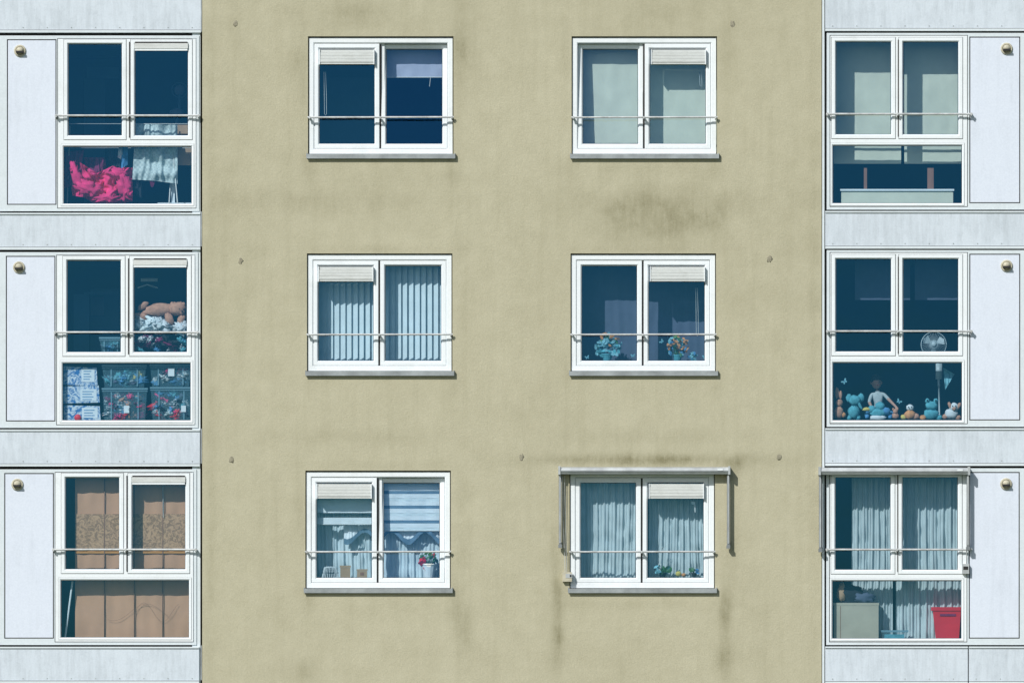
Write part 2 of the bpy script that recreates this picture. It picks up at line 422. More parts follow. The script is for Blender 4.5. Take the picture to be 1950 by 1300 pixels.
def bay(dx,dy,side):
    mb=MB()
    if side=='L':
        O=(-3,68,379,402); P=(15,77,105.5,388); GL=(130,84,232,258); GR=(257,84,358,258); LO=(121,279,365,388); bar=(105,381,221); V=(38,97); vb=(256,83,358,97)
        J=(109,73,374,397)
    else:
        O=(1574.5,63,1962,399); P=(1848,72,1941,385); GL=(1592,80,1697,256); GR=(1720,80,1825,256); LO=(1586,277,1832,387); bar=(1573,1852,218); V=(1917,93); vb=None
        J=(1580,67,1843,394)
    sh_=lambda r,g=0:(r[0]+dx-g,r[1]+dy-g,r[2]+dx+g,r[3]+dy+g)
    O,P,GL,GR,LO,J=[sh_(q) for q in (O,P,GL,GR,LO,J)]
    g=lambda r,e:(r[0]-e,r[1]-e,r[2]+e,r[3]+e)
    # outer frame plate
    plate(mb,O,[J,g(P,2)],.010,.09,'frame2')
    mb.ring(*g(P,2),1.6,.02,.2,.021,.085,'seam')
    mb.box(*P,.014,.08,'wpanel')
    # inner plate
    J2=(J[0]+1.3,J[1]+1.3,J[2]-1.3,J[3]-1.3)
    mb.ring(*J,1.1,.030,.1,.031,.085,'seam')
    plate(mb,J2,[g(GL,9),g(GR,9),g(LO,5)],.004,.095,'frame')
    for G in (GL,GR):
        q=g(G,8.2)
        mb.ring(*q,6,-.004,2.2,.014,.08,'frame'); mb.ring(*g(G,.6),1.0,.016,.2,.018,.075,'gasket')
        mb.ring(*g(G,9),.8,.03,.1,.031,.08,'seam')
        mb.quad(*g(G,.4),.030,'glass')
    mb.ring(*g(LO,4.6),2.6,.0,2,.012,.08,'frame'); mb.ring(*g(LO,.6),1.0,.014,.2,.016,.075,'gasket')
    mb.quad(*g(LO,.4),.030,'glass')
    xm=(GL[2]+GR[0])/2+2
    mb.box(xm-.9,GL[1]-4,xm+.9,GL[3]+4,-.0055,.003,'seam')
    if vb:
        v=sh_(vb); mb.box(v[0],v[1],v[2],v[3]-4,-.022,.028,'ventw'); mb.box(v[0]+1,v[3]-4,v[2]-1,v[3],-.016,.028,'frame')
        mb.box(v[0]+1,v[1]-3,v[2]-1,v[1],-.012,.028,'dark')
    mb.build('glazed_bay',B)
    # round vent
    vm=MB(); c=F(V[0]+dx,V[1]+dy,.014)
    n=24; vs=[];fs=[]
    prof=[(.078,0),(.078,-.012),(.070,-.022),(.058,-.024),(.052,-.012),(0.001,-.010)]
    for rr,yy in prof:
        for j in range(n):
            a=2*math.pi*j/n; vs.append(c+Vector((rr*math.cos(a),yy,rr*math.sin(a))))
    for i in range(len(prof)-1):
        for j in range(n): fs.append((i*n+j,i*n+(j+1)%n,(i+1)*n+(j+1)%n,(i+1)*n+j))
    vm.add(vs,fs,'cream')
    vm.ell(c+Vector((0,-.014,.008)),(.05,.045,.044),'cream')
    vm.box(V[0]+dx-7,V[1]+dy+1,V[0]+dx+7,V[1]+dy+4.5,-.052,-.005,'dark')
    vm.build('round_vent',B)
    rb=MB(); x0,x1,yy=bar[0]+dx,bar[1]+dx,bar[2]+dy
    rb.tube([F(x0,yy,-.05),F(x1,yy,-.05)],.0135,'bar')
    for xx in (x0+2,xm-2,x1-3): rb.box(xx-1.4,yy-2.4,xx+1.4,yy+3.2,-.066,.01,'bar')
    rb.build('guard_rail',B)
def spandrel(x0,y0,x1,y1,lip,split=None):
    mb=MB()
    segs=[(x0,x1)] if not split else [(x0,split-1),(split+1,x1)]
    for a,b in segs:
        mb.box(a,y0+3,b,y1,.002,.075,'panel')
        mb.box(a,y0,b,y0+3,-.014,.075,'frame2')
        mb.box(a,y1,b,y1+4.5,-.010,.075,'frame2')
        mb.box(a,y1-.9,b,y1,-.001,.002,'seam')
        x=a+14
        while x<b-6:
            mb.box(x-.9,y1-6,x+.9,y1-4.2,-.003,.002,'sill'); x+=46
    mb.build('spandrel_panel',B)
dxL=[2,0,-2,-5,-7,-9,-11]; dyL=[-413,0,412,825,1238,1651,2064]
dxR=[1,0,0,-1,-2,-3,-4]; dyR=[-414,0,413,828,1241,1654,2067]
for r in range(7):
    bay(dxL[r],dyL[r],'L'); bay(dxR[r],dyR[r],'R')
    spandrel(-62,405.5+dyL[r],381.5+dxL[r]*.5,471+dyL[r] if r<6 else BOTY-4,1)
    spandrel(1571.5,402+dyR[r],2010,469+dyR[r] if r<6 else BOTY-4,1,1844 if r==3 else None)
spandrel(-62,TOPY+1,381,-354,1); spandrel(1571.5,TOPY+1,2010,-358,1)
# filler at outer ends of bays
fl=MB(); fl.box(-62,TOPY,-15,BOTY,.020,.084,'frame2'); fl.box(1966,TOPY,2010,BOTY,.020,.084,'frame2'); fl.build('bay_end_filler',B)
# dark trim in left joint with clips
tr=MB()
for y in (-3,405,818,1230): tr.box(382.2,y-2,384.4,y+64,-.006,.10,'sill')
tr.build('joint_trim',B)
# wall anchor caps
cp=MB()
for x,y in ((449,45),(1395,46),(458,497),(1465,494),(441,875),(993,870),(1484,870)):
    cp.ell(F(x,y,0),(.030,.002,.040),'cap',10,6,.8,6,x)
cp.build('wall_anchor_caps',B,True)

# ---------------------------------------------------------------- awnings
def awning(x0,x1,y0,armL,armR):
    mb=MB()
    prof=[(-.02,0),(-.10,0.5),(-.135,3),(-.145,7),(-.14,11),(-.125,14),(-.02,14)]
    vs=[];fs=[];n=len(prof)
    for x in (x0+4,x1-4):
        for d,y in prof: vs.append(F(x,y0+y,d))
    for i in range(n):
        j=(i+1)%n; fs.append((i,j,n+j,n+i))
    fs+= [tuple(range(n)),tuple(reversed(range(n,2*n)))]
    mb.add(vs,fs,'alu')
    mb.box(x0+4,y0+8.5,x1-4,y0+9.5,-.150,-.14,'aluD')
    for a,b in ((x0,x0+4),(x1-4,x1)): mb.box(a,y0-.8,b,y0+15,-.155,0,'alu')
    mb.box(x1-24,y0+4,x1-14,y0+7.4,-.1505,-.14,'frame')
    for xa,yb in ((x0+1,armL),(x1-6,armR)):
        mb.box(xa,y0+15,xa+5,yb,-.095,-.06,'aluD'); mb.box(xa+1.2,y0+15,xa+3.6,yb-8,-.103,-.095,'alu')
        mb.box(xa-1,yb-5,xa+6,yb+1,-.11,-.05,'aluD')
        mb.box(xa+1,y0+15,xa+4,y0+22,-.06,0,'aluD'); mb.box(xa+1,yb-12,xa+4,yb-6,-.06,0.004,'aluD')
    return mb.build('awning')
awning(1063,1390,889,1042,1043)
awning(1558,1846,890,1050,1046)
def winder(x,y,xc,ytop):
    mb=MB()
    mb.box(x-9,y-9,x+9,y+9,-.06,0,'cream'); mb.box(x-3,y-6,x+9.6,y+2,-.064,-.06,'alu'); mb.box(x+5,y-4,x+8,y,-.068,-.064,'dark')
    mb.tube([F(xc,ytop,-.05),F(xc+2,(ytop+y)/2,-.05),F(x-4,y-9,-.04)],.004,'bar')
    mb.tube([F(xc+4,ytop,-.05),F(x-1,y-9,-.04)],.003,'bar')
    mb.build('awning_strap_winder')
winder(1080,1098,1071,905)
mb=MB(); mb.box(1832,1073,1845,1092,-.05,.01,'alu'); mb.box(1834,1078,1843,1084,-.055,-.05,'dark'); mb.tube([F(1842,905,-.04),F(1840,1073,-.03)],.004,'bar'); mb.build('awning_strap_winder')

# ---------------------------------------------------------------- interiors
def sheet(name,x0,y0,x1,y1,d,k,amp=.004,nf=3,seed=0,**kw):
    if amp<.007: kw.setdefault('wob',.002)
    mb=MB(); mb.drape([(x0,y0),(x1,y0)],[(x0,y1),(x1,y1)],d,k,amp,nf,max(40,int(nf*12)),20,seed,**kw); return mb.build(name,None,True)
def loop(name,x,y0,y1,d=.13):
    mb=MB(); pts=[W(x,y0,d),W(x+.5,(y0+y1)/2,d),W(x+1,y1-3,d),W(x+3,y1,d),W(x+5,y1-3,d),W(x+4.5,(y0+y1)/2,d),W(x+3,y0,d)]
    mb.tube(pts,.0035,'cord',6); mb.build(name,None,True)
# row1
sheet('roller_blind',733,85,852,147,.30,'lilac',.003,2)
mb=MB(); mb.tube([W(733,147.5,.30),W(852,147.5,.30)],.008,'cord'); mb.tube([W(820,147,.3),W(818,165,.3)],.004,'cord'); mb.build('blind_bottom_rail')
sheet('roller_blind',606,148,726,290,1.3,'roomM',.003,2)
loop('pull_cord',617,137,220)
sheet('flat_curtain',1098,80,1236,290,.30,'green_bl',.002,2,3)
sheet('flat_curtain',1238,80,1372,290,.32,'green_bl',.002,2,5)
loop('pull_cord',1332,138,165)
# right bay row1
sheet('panel_curtain',1588,70,1716,312,.40,'green_bl',.002,2,7)
sheet('panel_curtain',1722,70,1850,312,.42,'green_bl',.002,2,8)
mb=MB(); mb.box(1602,363.6,1815,387,.14,.19,'green_bl',W)
mb.box(1645,320,1651,360,.17,.21,'wood',W); mb.box(1766,320,1778,360,.17,.21,'wood',W)
mb.box(1600,360,1817,363.5,.12,.62,'white_bl',W); mb.box(1604,387.3,1612,395,.14,.18,'wood',W); mb.box(1806,387.3,1813,395,.14,.18,'wood',W)
mb.build('low_table')
# row2 W21 vertical blinds
mb=MB()
x=592
while x<862:
    a=.30; w=7.4; ang=.55+random.uniform(-.12,.12)
    cx=x; dxp=w*math.cos(ang); dd=w*S*math.sin(ang)
    ly=696+random.uniform(-1,1)
    vs=[W(cx-dxp,488,a+dd),W(cx+dxp,488,a-dd),W(cx+dxp,ly,a-dd),W(cx-dxp,ly,a+dd)]
    mb.add(vs,[(0,3,2,1)],'slat'); x+=11.8
mb.box(590,486,862,490,.26,.34,'frame',W)
mb.build('vertical_blinds')
# W22
sheet('dark_curtain',1096,490,1232,700,.50,'navyc',.006,3,4)
sheet('dark_curtain',1236,490,1368,700,.52,'navyc',.006,3,6)
loop('pull_cord',1325,548,640)
def plant(name,cx,base,w,h,d,mats,n=60,pot='aqua',lsz=5,potw=9,poth=14,seed=1):
    rnd=random.Random(seed); mb=MB()
    if pot:
        vs=[];fs=[];prof=[(potw*.62,0),(potw,-poth),(potw*1.08,-poth),(potw*1.08,-poth-2),(potw*.8,-poth-2),(potw*.7,-poth+2)]
        for rr,y in prof:
            for j in range(14):
                a=2*math.pi*j/14; p=W(cx,base+y,d); vs.append(p+Vector((rr*S*math.cos(a),rr*S*math.sin(a),0)))
        for i in range(len(prof)-1):
            for j in range(14): fs.append((i*14+j,i*14+(j+1)%14,(i+1)*14+(j+1)%14,(i+1)*14+j))
        mb.add(vs,fs,pot)
    for i in range(n):
        a=rnd.uniform(0,2*math.pi); q=rnd.random()**.5
        px=cx+math.cos(a)*q*w/2; py=base-poth*.7-h/2+math.sin(a)*q*h/2; dd=d+rnd.uniform(-.07,.07)
        c=W(px,py,dd); k=rnd.choice(mats); s_=lsz*S*rnd.uniform(.6,1.3)
        if k=='leaf' or rnd.random()<.35: mb.tube([W(cx,base-poth,d),(W(cx,base-poth,d)+c)/2+Vector((0,0,.02)),c],.0025,'leaf',5)
        t=Vector((rnd.uniform(-1,1),rnd.uniform(-.3,.3),rnd.uniform(-.6,1))).normalized()
        nn=Vector((rnd.uniform(-.6,.6),-1,rnd.uniform(-.6,.6))).normalized(); u=t.cross(nn).normalized()
        mb.add([c-t*s_,c-t*s_*.2+u*s_*.55,c+t*s_*.6+u*s_*.4-nn*.004,c+t*s_,c+t*s_*.6-u*s_*.4-nn*.004,c-t*s_*.2-u*s_*.55],[(0,1,2,3,4,5)],k)
    return mb.build(name)
plant('potted_flowers',1156,688,48,34,.17,['aqua','aqua','teal','aqua'],60,'teal',6,10,12,1)
plant('potted_flowers',1158,664,40,26,.18,['orangep','leaf','orangep','aqua'],46,None,5,8,4,2)
plant('potted_flowers',1290,688,40,42,.17,['orangep','leaf','orangep','aqua','bluec'],80,'teal',5,9,10,3)
plant('potted_flowers',1320,688,16,14,.17,['aqua','bluec'],26,'teal',3.5,5,5,5)
def butterfly(x,y,s_,d,k,rot=0):
    mb=MB(); c=W(x,y,d)
    def P_(u,v):
        a=rot; return c+Vector(((u*math.cos(a)-v*math.sin(a))*s_*S,0,(u*math.sin(a)+v*math.cos(a))*s_*S))
    for m in (1,-1):
        mb.add([P_(0,0),P_(m*.5,.7),P_(m*1.1,.9),P_(m*1.15,.35),P_(m*.6,-.05)],[(0,1,2,3,4)],k)
        mb.add([P_(0,-.05),P_(m*.6,-.1),P_(m*.85,-.5),P_(m*.5,-.85),P_(m*.15,-.5)],[(0,1,2,3,4)],k)
    mb.tube([P_(0,-.5)+Vector((0,-.003,0)),P_(0,.5)+Vector((0,-.003,0))],.0025,'bluec',5)
    mb.build('butterfly_window_sticker')
for x,y,s_,r in ((1118,680,3.6,.3),(1182,655,3.6,.5),(1205,677,3.6,.1),(1260,650,4,.9),(1342,679,4,.2)):
    butterfly(x,y,s_,.082,'aqua',r)
for x,y,s_,r in ((1608,726,5,.7),(1712,764,4.5,-.6)): butterfly(x,y,s_,.045,'aqua',r)
# row3 W31
mb=MB()
y=912; i=0
while y<1000:
    mb.drape([(728,y),(856,y)],[(728,y+8),(856,y+8)],.21,'white_bl',.002,2,20,2,1,1,.002)
    mb.drape([(728,y+8),(856,y+8)],[(728,y+14),(856,y+14)],.212,'valance' if i%2 else 'slat',.002,2,20,2,1,1,.002)
    y+=14; i+=1
mb.tube([W(728,y,.21),W(856,y,.21)],.008,'cord'); mb.build('zebra_blind')
mb=MB(); mb.drape([(592,938),(722,938)],[(592,970),(722,970)],.17,'slat',.002,2,20,4,1,1,.002); 
mb.drape([(592,970),(722,970)],[(592,976),(722,976)],.172,'white_bl',.002,2,20,2,1,1,.002)
mb.tube([W(592,998,.17),W(722,998,.17)],.006,'cord'); mb.drape([(592,985),(722,985)],[(592,997),(722,997)],.172,'white_bl',.002,2,20,2,1,1,.002); mb.build('zebra_blind')
def scallop(xa,xb,n,ph,y0,y1):
    return [(xa+(xb-xa)*i/(n*12),y0+(y1-y0)*(.5+.5*math.sin(ph+i/12*2*math.pi))) for i in range(n*12+1)]
mb=MB(); mb.drape([(655,1000),(722,1000)],scallop(655,722,1,1,1012,1034),.27,'white_bl',.010,5,80,8,2)
mb.drape([(728,1000),(856,1000)],scallop(728,856,2,3,1014,1036),.27,'white_bl',.010,8,120,8,4)
for xa,xb,n,ph in ((655,722,1,1),(728,856,2,3)):
    top=scallop(xa,xb,n,ph,1006,1026); bot=scallop(xa,xb,n,ph,1013,1037)
    mb.drape(top,bot,.225,'valance',.004,5,90,3,2)
mb.build('scalloped_valance',None,True)
sheet('sheer_curtain',592,905,722,1112,.36,'sheer',.018,8,11)
sheet('sheer_curtain',728,905,856,1112,.36,'sheer',.018,8,12)
mb=MB()
for j in range(14):
    a=math.pi*j/13; x=629-16*math.cos(a)
    mb.tube([W(x,1099,.15+.05*math.sin(a)*-1),W(629-11*math.cos(a),1079,.15-.03*math.sin(a))],.004,'white_bl',5)
mb.tube([W(613+i*32/12,1090+0*i,.15-.05*math.sin(math.pi*i/12)) for i in range(13)],.004,'black',5)
mb.tube([W(618+i*22/12,1079,.15-.03*math.sin(math.pi*i/12)) for i in range(13)],.006,'white_bl',5)
mb.box(616,1081,642,1098,.16,.20,'black',W); mb.build('woven_basket')
mb=MB(); mb.box(648,1080.2,667,1099,.12,.20,'card',W); mb.box(647,1076,668,1080,.115,.205,'card',W); mb.build('cardboard_box')
mb=MB(); mb.box(680,1086.2,699,1099,.12,.20,'card',W); mb.box(686,1089,693,1095,.117,.12,'wood',W);mb.box(679,1083,700,1086,.115,.205,'card',W); mb.build('cardboard_box')
plant('flower_pot',817,1099,38,30,.17,['leaf','leaf','leaf','redc','leaf'],50,'white_bl',4.5,15,24,8)
mb=MB(); mb.ell(W(804,1070,.13),(.05,.035,.045),'redc',12,8,.7,10,3); mb.ell(W(811,1081,.12),(.03,.025,.04),'redc',12,8,.7,10,4); mb.build('red_cloth_flower',None,True)
# W32 curtains
sheet('pleated_curtain',1095,905,1232,1112,.27,'greyc',.022,9,21)
sheet('pleated_curtain',1236,905,1368,1112,.27,'greyc',.022,10,22)
plant('potted_plant',1262,1098,34,18,.14,['leaf','leaf','aqua'],24,'black',5,7,7,9)
mb=MB(); mb.ell(W(1292,1092,.14),(.04,.03,.035),'yellow'); mb.ell(W(1302,1094,.14),(.03,.03,.025),'orangep'); mb.tube([W(1292,1088,.14),W(1294,1084,.14)],.006,'leaf'); mb.build('squash_fruit',None,True)
plant('potted_plant',1322,1098,20,12,.14,['leaf','bluec'],16,'dark',4,5,6,10)
mb=MB(); 
for xx in (1254,1258): mb.tube([W(xx,1080,.1),W(xx+2,1050,.1),W(xx+8,1040,.1)],.0035,'cord',5)
mb.tube([W(1323,955,.12),W(1324,975,.12)],.009,'cord',6); mb.ell(W(1320,957,.12),(.03,.01,.02),'white_bl'); mb.build('hanging_ornament')
# R3 curtains
sheet('pleated_curtain',1622,905,1700,1219,.34,'greyc',.026,6,31)
sheet('pleated_curtain',1706,905,1845,1219,.34,'greyc',.026,9,32)
mb=MB(); mb.box(1588,1152.2,1673,1216,.10,.30,'cardg',W); mb.box(1587,1147,1674,1152,.097,.303,'cardg',W); mb.box(1600,1153,1601,1216,.0975,.10,'brownD',W); mb.build('cardboard_box')
mb=MB(); mb.ell(W(1620,1133,.2),(.18,.07,.12),'black',20,12,.5,6,3); mb.ell(W(1645,1138,.17),(.13,.06,.07),'navyc',20,12,.6,6,9); mb.ell(W(1603,1128,.19),(.06,.06,.12),'card',16,10,.4,6,5); mb.build('cushion_pile',None,True)
mb=MB()
vs=[W(x,y,d) for (x,y,d) in ((1776,1160,.10),(1830,1160,.10),(1826,1217,.12),(1782,1217,.12),(1776,1160,.32),(1830,1160,.32),(1826,1217,.30),(1782,1217,.30))]
mb.add(vs,[(0,3,2,1),(4,5,6,7),(1,2,6,5),(2,3,7,6),(3,0,4,7)],'redc')
mb.box(1773,1155,1833,1162,.09,.33,'redc',W); mb.box(1790,1168,1820,1172,.095,.10,'pinkD',W); mb.build('red_storage_crate')
mb=MB(); mb.box(1680,1203.2,1728,1217,.12,.24,'bin',W); mb.box(1678,1199,1730,1203,.115,.245,'binrim',W); mb.box(1684,1207,1722,1216,.14,.2,'teal',W); mb.build('plastic_tub')
# R2 dark room
sheet('roller_blind',1628,480,1733,571,.52,'navyc',.002,2)
sheet('roller_blind',1742,480,1840,571,.52,'navyc',.002,2)
# fan
mb=MB(); c=W(1778,656,.30)
R=.165
for rr,yy in ((R,0),(R*.99,-.03)):
    mb.tube([c+Vector((rr*math.cos(a*math.pi/16),yy,rr*math.sin(a*math.pi/16))) for a in range(33)],.0045,'fanw',6)
mb.tube([c+Vector((R*.3*math.cos(a*math.pi/16),-.066,R*.3*math.sin(a*math.pi/16))) for a in range(33)],.003,'fanw',6)
for j in range(40):
    a=2*math.pi*j/40; mb.tube([c+Vector((q*R*math.cos(a),-.07*(1-q**2.5),q*R*math.sin(a))) for q in (.15,.4,.7,1)],.002,'fanw',4)
for j in range(3):
    a0=2*math.pi*j/3+.4
    vs=[c+Vector((.03*math.cos(a0),0,.03*math.sin(a0)))]
    for q,da in ((.5,-.28),(.85,-.38),(.92,.1),(.8,.5),(.45,.45)): vs.append(c+Vector((q*R*math.cos(a0+da),-.02+.04*(da+.4),q*R*math.sin(a0+da))))
    mb.add(vs,[tuple(range(6))],'fanw')
mb.ell(c+Vector((0,-.07,0)),(.03,.012,.03),'fanw'); mb.ell(c+Vector((0,.07,0)),(.06,.08,.06),'fanw')
mb.tube([c+Vector((0,.06,-.02)),W(1786,690,.36),W(1788,735,.36)],[.02,.018,.016],'fanw')
mb.box(1782,692,1794,722,.33,.36,'fanw',W); mb.tube([W(1788,735,.36),W(1789,795,.36)],.011,'fanw'); mb.ell(W(1789,797,.36),(.17,.17,.02),'fanw',20,6)
mb.build('pedestal_fan',None,True)
mb=MB(); mb.drape([(1796,700),(1818,712)],[(1800,742),(1812,722)],.22,'aqua',.015,2,20,12,4,2,.03); mb.build('hanging_ribbon_cloth',None,True)
# plush toys
def plush(name,parts,seed=0):
    mb=MB()
    for i,p in enumerate(parts):
        x,y,rx,ry,k=p[:5]; d=p[5] if len(p)>5 else .14; rot=p[6] if len(p)>6 else 0
        mb.ell(W(x,y,d),(rx*S,min(rx,ry)*S*.8,ry*S),k,14,9,.3,9,seed+i,rot)
    return mb.build(name,None,True)
E=lambda x,y,d=.08:[(x-3,y,1.1,1.3,'dark',d),(x+3,y,1.1,1.3,'dark',d)]
plush('stuffed_toy',[(1597,785,9,12,'bear'),(1598,767,7,7,'bear'),(1594,748,4,11,'bear'),(1601,752,3,8,'bear'),(1606,790,5,5,'orangep')],1)
plush('stuffed_elephant',[(1626,784,11,13,'teal'),(1628,762,11,10,'teal',.12),(1617,758,6,8,'teal'),(1640,757,6,8,'teal'),(1637,771,3,9,'teal',.1,.5),(1618,795,5,5,'teal'),(1634,795,5,5,'teal')]+E(1628,760),2)
plush('stuffed_toy',[(1672,786,15,9,'teal',.13),(1660,779,8,7,'teal',.13),(1676,773,9,8,'teal',.13),(1688,782,8,7,'bluec',.13),(1650,779,8,3.5,'yellow',.11),(1672,795,16,5,'whitec',.11)],3)
plush('stuffed_toy',[(1733,790,11,9,'orangep'),(1733,776,7,6,'whitec'),(1721,794,6,5,'yellow'),(1744,793,7,6,'bear')]+E(1733,775,.09),4)
plush('stuffed_frog',[(1774,788,14,11,'teal'),(1774,772,12,9,'teal',.12),(1766,763,4.5,4.5,'teal',.11),(1782,763,4.5,4.5,'teal',.11),(1758,795,7,5,'orangep'),(1788,795,7,5,'teal')]+[(1766,762,1.5,1.5,'dark',.075),(1782,762,1.5,1.5,'dark',.075)],5)
plush('stuffed_dog',[(1812,788,13,10,'whitec'),(1817,775,9,8,'whitec',.12),(1809,772,3.5,7,'bear',.11,.4),(1826,773,3.5,7,'bear',.11,-.4),(1817,778,4,3.5,'bear',.085),(1800,793,6,5,'bear'),(1824,795,6,5,'bear')]+E(1817,773,.075),6)
plush('stuffed_toy',[(1705,792,7,6,'bear',.16),(1705,783,5,5,'bear',.15),(1701,779,2,2.5,'bear',.15),(1709,779,2,2.5,'bear',.15)],8)
# seated toddler
def child():
    root=empty('child')
    J={'pel':((1673,788,.42),.060),'waist':((1673,774,.42),.056),'chest':((1672,757,.42),.060),'neckb':((1671,745,.42),.036),'neck':((1670,741,.415),.028),
       'shL':((1660,750,.42),.027),'elL':((1655,765,.38),.023),'wrL':((1661,777,.31),.017),'haL':((1664,780,.29),.019),
       'shR':((1683,750,.41),.027),'elR':((1694,762,.36),.023),'wrR':((1705,773,.31),.017),'haR':((1708,777,.29),.019),
       'hipL':((1663,790,.40),.050),'knL':((1650,787,.24),.040),'anL':((1652,795,.12),.026),'toL':((1649,793,.09),.024),
       'hipR':((1683,790,.40),.050),'knR':((1700,787,.24),.040),'anR':((1694,795,.12),.026),'toR':((1697,793,.09),.024)}
    Ed=[('pel','waist'),('waist','chest'),('chest','neckb'),('neckb','neck'),('chest','shL'),('shL','elL'),('elL','wrL'),('wrL','haL'),('chest','shR'),('shR','elR'),('elR','wrR'),('wrR','haR'),('pel','hipL'),('hipL','knL'),('knL','anL'),('anL','toL'),('pel','hipR'),('hipR','knR'),('knR','anR'),('anR','toR')]
    for s_,sx in (('L',-1),('R',1)):
        hx,hy,hd=J['ha'+s_][0]
        for i in range(5):
            off=(i-2)*1.3; ln=(2.5,4.2,4.8,4.3,3.4)[i]
            if i==0: J[f'f{s_}{i}']=((hx-sx*3.0,hy+1.5,hd-.01),.006)
            else: J[f'f{s_}{i}']=((hx+sx*off*.3+ln*.5*sx,hy+ln*.8-off*.5,hd-.01-.004*i),.006)
            Ed.append(('ha'+s_,f'f{s_}{i}'))
    keys=list(J); me=bpy.data.meshes.new('body')
    me.from_pydata([tuple(W(*J[k][0])) for k in keys],[(keys.index(a),keys.index(b)) for a,b in Ed],[])
    o=bpy.data.objects.new('body_rig',me); bpy.context.collection.objects.link(o)
    sk=o.modifiers.new('s','SKIN'); sk.use_smooth_shade=True
    for i,k in enumerate(keys):
        sv=me.skin_vertices[0].data[i]; sv.radius=(J[k][1],J[k][1]); sv.use_root=(k=='pel')
    su=o.modifiers.new('u','SUBSURF'); su.levels=2; su.render_levels=2
    dg=bpy.context.evaluated_depsgraph_get(); m2=bpy.data.meshes.new_from_object(o.evaluated_get(dg))
    bpy.data.objects.remove(o)
    b=bpy.data.objects.new('body',m2); bpy.context.collection.objects.link(b); b.parent=root
    m2.materials.clear()
    for k in ('shirt','skin','bluec'): m2.materials.append(M[k])
    zw=W(1673,781,.42).z; wl=W(*J['elL'][0]); wr=W(*J['elR'][0]); zn=W(1670,744,.42).z
    for p in m2.polygons:
        p.use_smooth=True; c=p.center; k=0
        if c.z<zw: k=2
        if c.z>zn: k=1
        if (c.x<wl.x+.05 and c.y<.36 and c.z<wl.z and c.z>zw-.02) or (c.x>wr.x-.03 and c.z<wr.z+.03 and c.z>zw-.05 and c.y>.26): k=1
        if c.y<.33 and c.z>zw-.01 : k=1
        p.material_index=k
    h=MB(); c=W(1669,728,.40); rx,ry,rz=.066,.078,.083
    h.ell(c,(rx,ry,rz),'skin',20,14); h.ell(c+Vector((.008,-.045,-.028)),(.042,.035,.04),'skin')
    h.ell(c+Vector((.012,-.082,-.01)),(.009,.012,.011),'skin')
    for sx in (-1,1):
        h.ell(c+Vector((.012+sx*.026,-.069,.006)),(.009,.006,.006),'dark'); h.ell(c+Vector((sx*.067,.004,-.004)),(.010,.016,.021),'skin')
    h.ell(c+Vector((.012,-.077,-.038)),(.016,.005,.004),'redc')
    h.ell(c+Vector((-.004,.012,.024)),(rx*1.12,ry*1.06,rz*.98),'hair',20,14,.08,9)
    h.ell(c+Vector((0,-.045,.050)),(.058,.042,.034),'hair',16,10,.2,9)
    h.build('head',root,True)
child()
# left bay row1 : laundry
mb=MB()
mb.drape([(133,318),(150,308),(185,330),(215,316),(252,320)],[(138,372),(160,376),(180,388),(215,389),(252,384)],.20,'pink',.05,4,80,40,2,3,.05)
mb.build('pink_blanket',None,True)
mb=MB(); mb.ell(W(146,338,.15),(.06,.05,.20),'pink',20,16,.7,7,2,.35); mb.ell(W(170,358,.14),(.17,.06,.08),'pink',24,14,.8,7,4,-.25); mb.ell(W(236,356,.14),(.09,.06,.16),'pink',20,14,.8,7,6,.1); mb.ell(W(205,378,.14),(.15,.05,.06),'pink',20,14,.7,8,8,.1); mb.ell(W(222,330,.16),(.12,.05,.07),'pink',20,14,.7,8,9,-.2)
mb.build('pink_towels',None,True)
mb=MB(); mb.drape([(118,290),(160,286)],[(118,360),(150,350)],.24,'pinkD',.03,4,40,20,5,2,.04); mb.drape([(160,300),(200,300)],[(165,330),(205,345)],.26,'pinkD',.03,3,40,20,8,2,.04)
mb.drape([(205,282),(230,282)],[(208,330),(228,335)],.22,'black',.02,2,30,16,5,2,.03); mb.drape([(232,276),(244,276)],[(230,322),(243,314)],.18,'bluec',.012,2,20,16,5,2,.02)
mb.drape([(226,280),(233,280)],[(224,300),(233,305)],.17,'whitec',.012,1,20,16,6,2,.02)
mb.drape([(252,300),(272,300)],[(250,372),(270,376)],.27,'black',.02,3,30,16,7,2,.03)
mb.build('hanging_clothes',None,True)
mb=MB(); mb.drape([(258,236),(338,238)],[(252,342),(290,344),(338,350)],.17,'check',.022,3,60,30,9,1.5,.02); mb.build('checked_tea_towel',None,True)
mb=MB(); mb.drape([(284,344),(296,344)],[(288,356),(291,357)],.19,'pinkD',.01,1,12,8,2); mb.build('dark_sock')
mb=MB()
for yy,dd in ((236,.17),(282,.24),(278,.18)): mb.tube([W(120,yy,dd),W(372,yy,dd)],.004,'cord',6)
mb.tube([W(325,236,.2),W(338,388,.14)],.008,'cord'); mb.tube([W(332,236,.2),W(322,388,.3)],.008,'cord'); mb.tube([W(133,240,.2),W(128,388,.3)],.008,'cord'); mb.tube([W(228,258,.2),W(233,258,.4)],.008,'cord')
mb.build('drying_rack',None,True)
mb=MB(); mb.box(331,238,364,256,.30,.5,'card',W); mb.box(338,279,366,315,.30,.5,'card',W); mb.box(332,256,334,259,.3,.5,'dark',W); mb.build('cardboard_box')
mb=MB(); mb.box(326,345,333,388,.33,.36,'white_bl',W); mb.box(300,386,366,390,.3,.4,'white_bl',W); mb.build('shelf_upright')
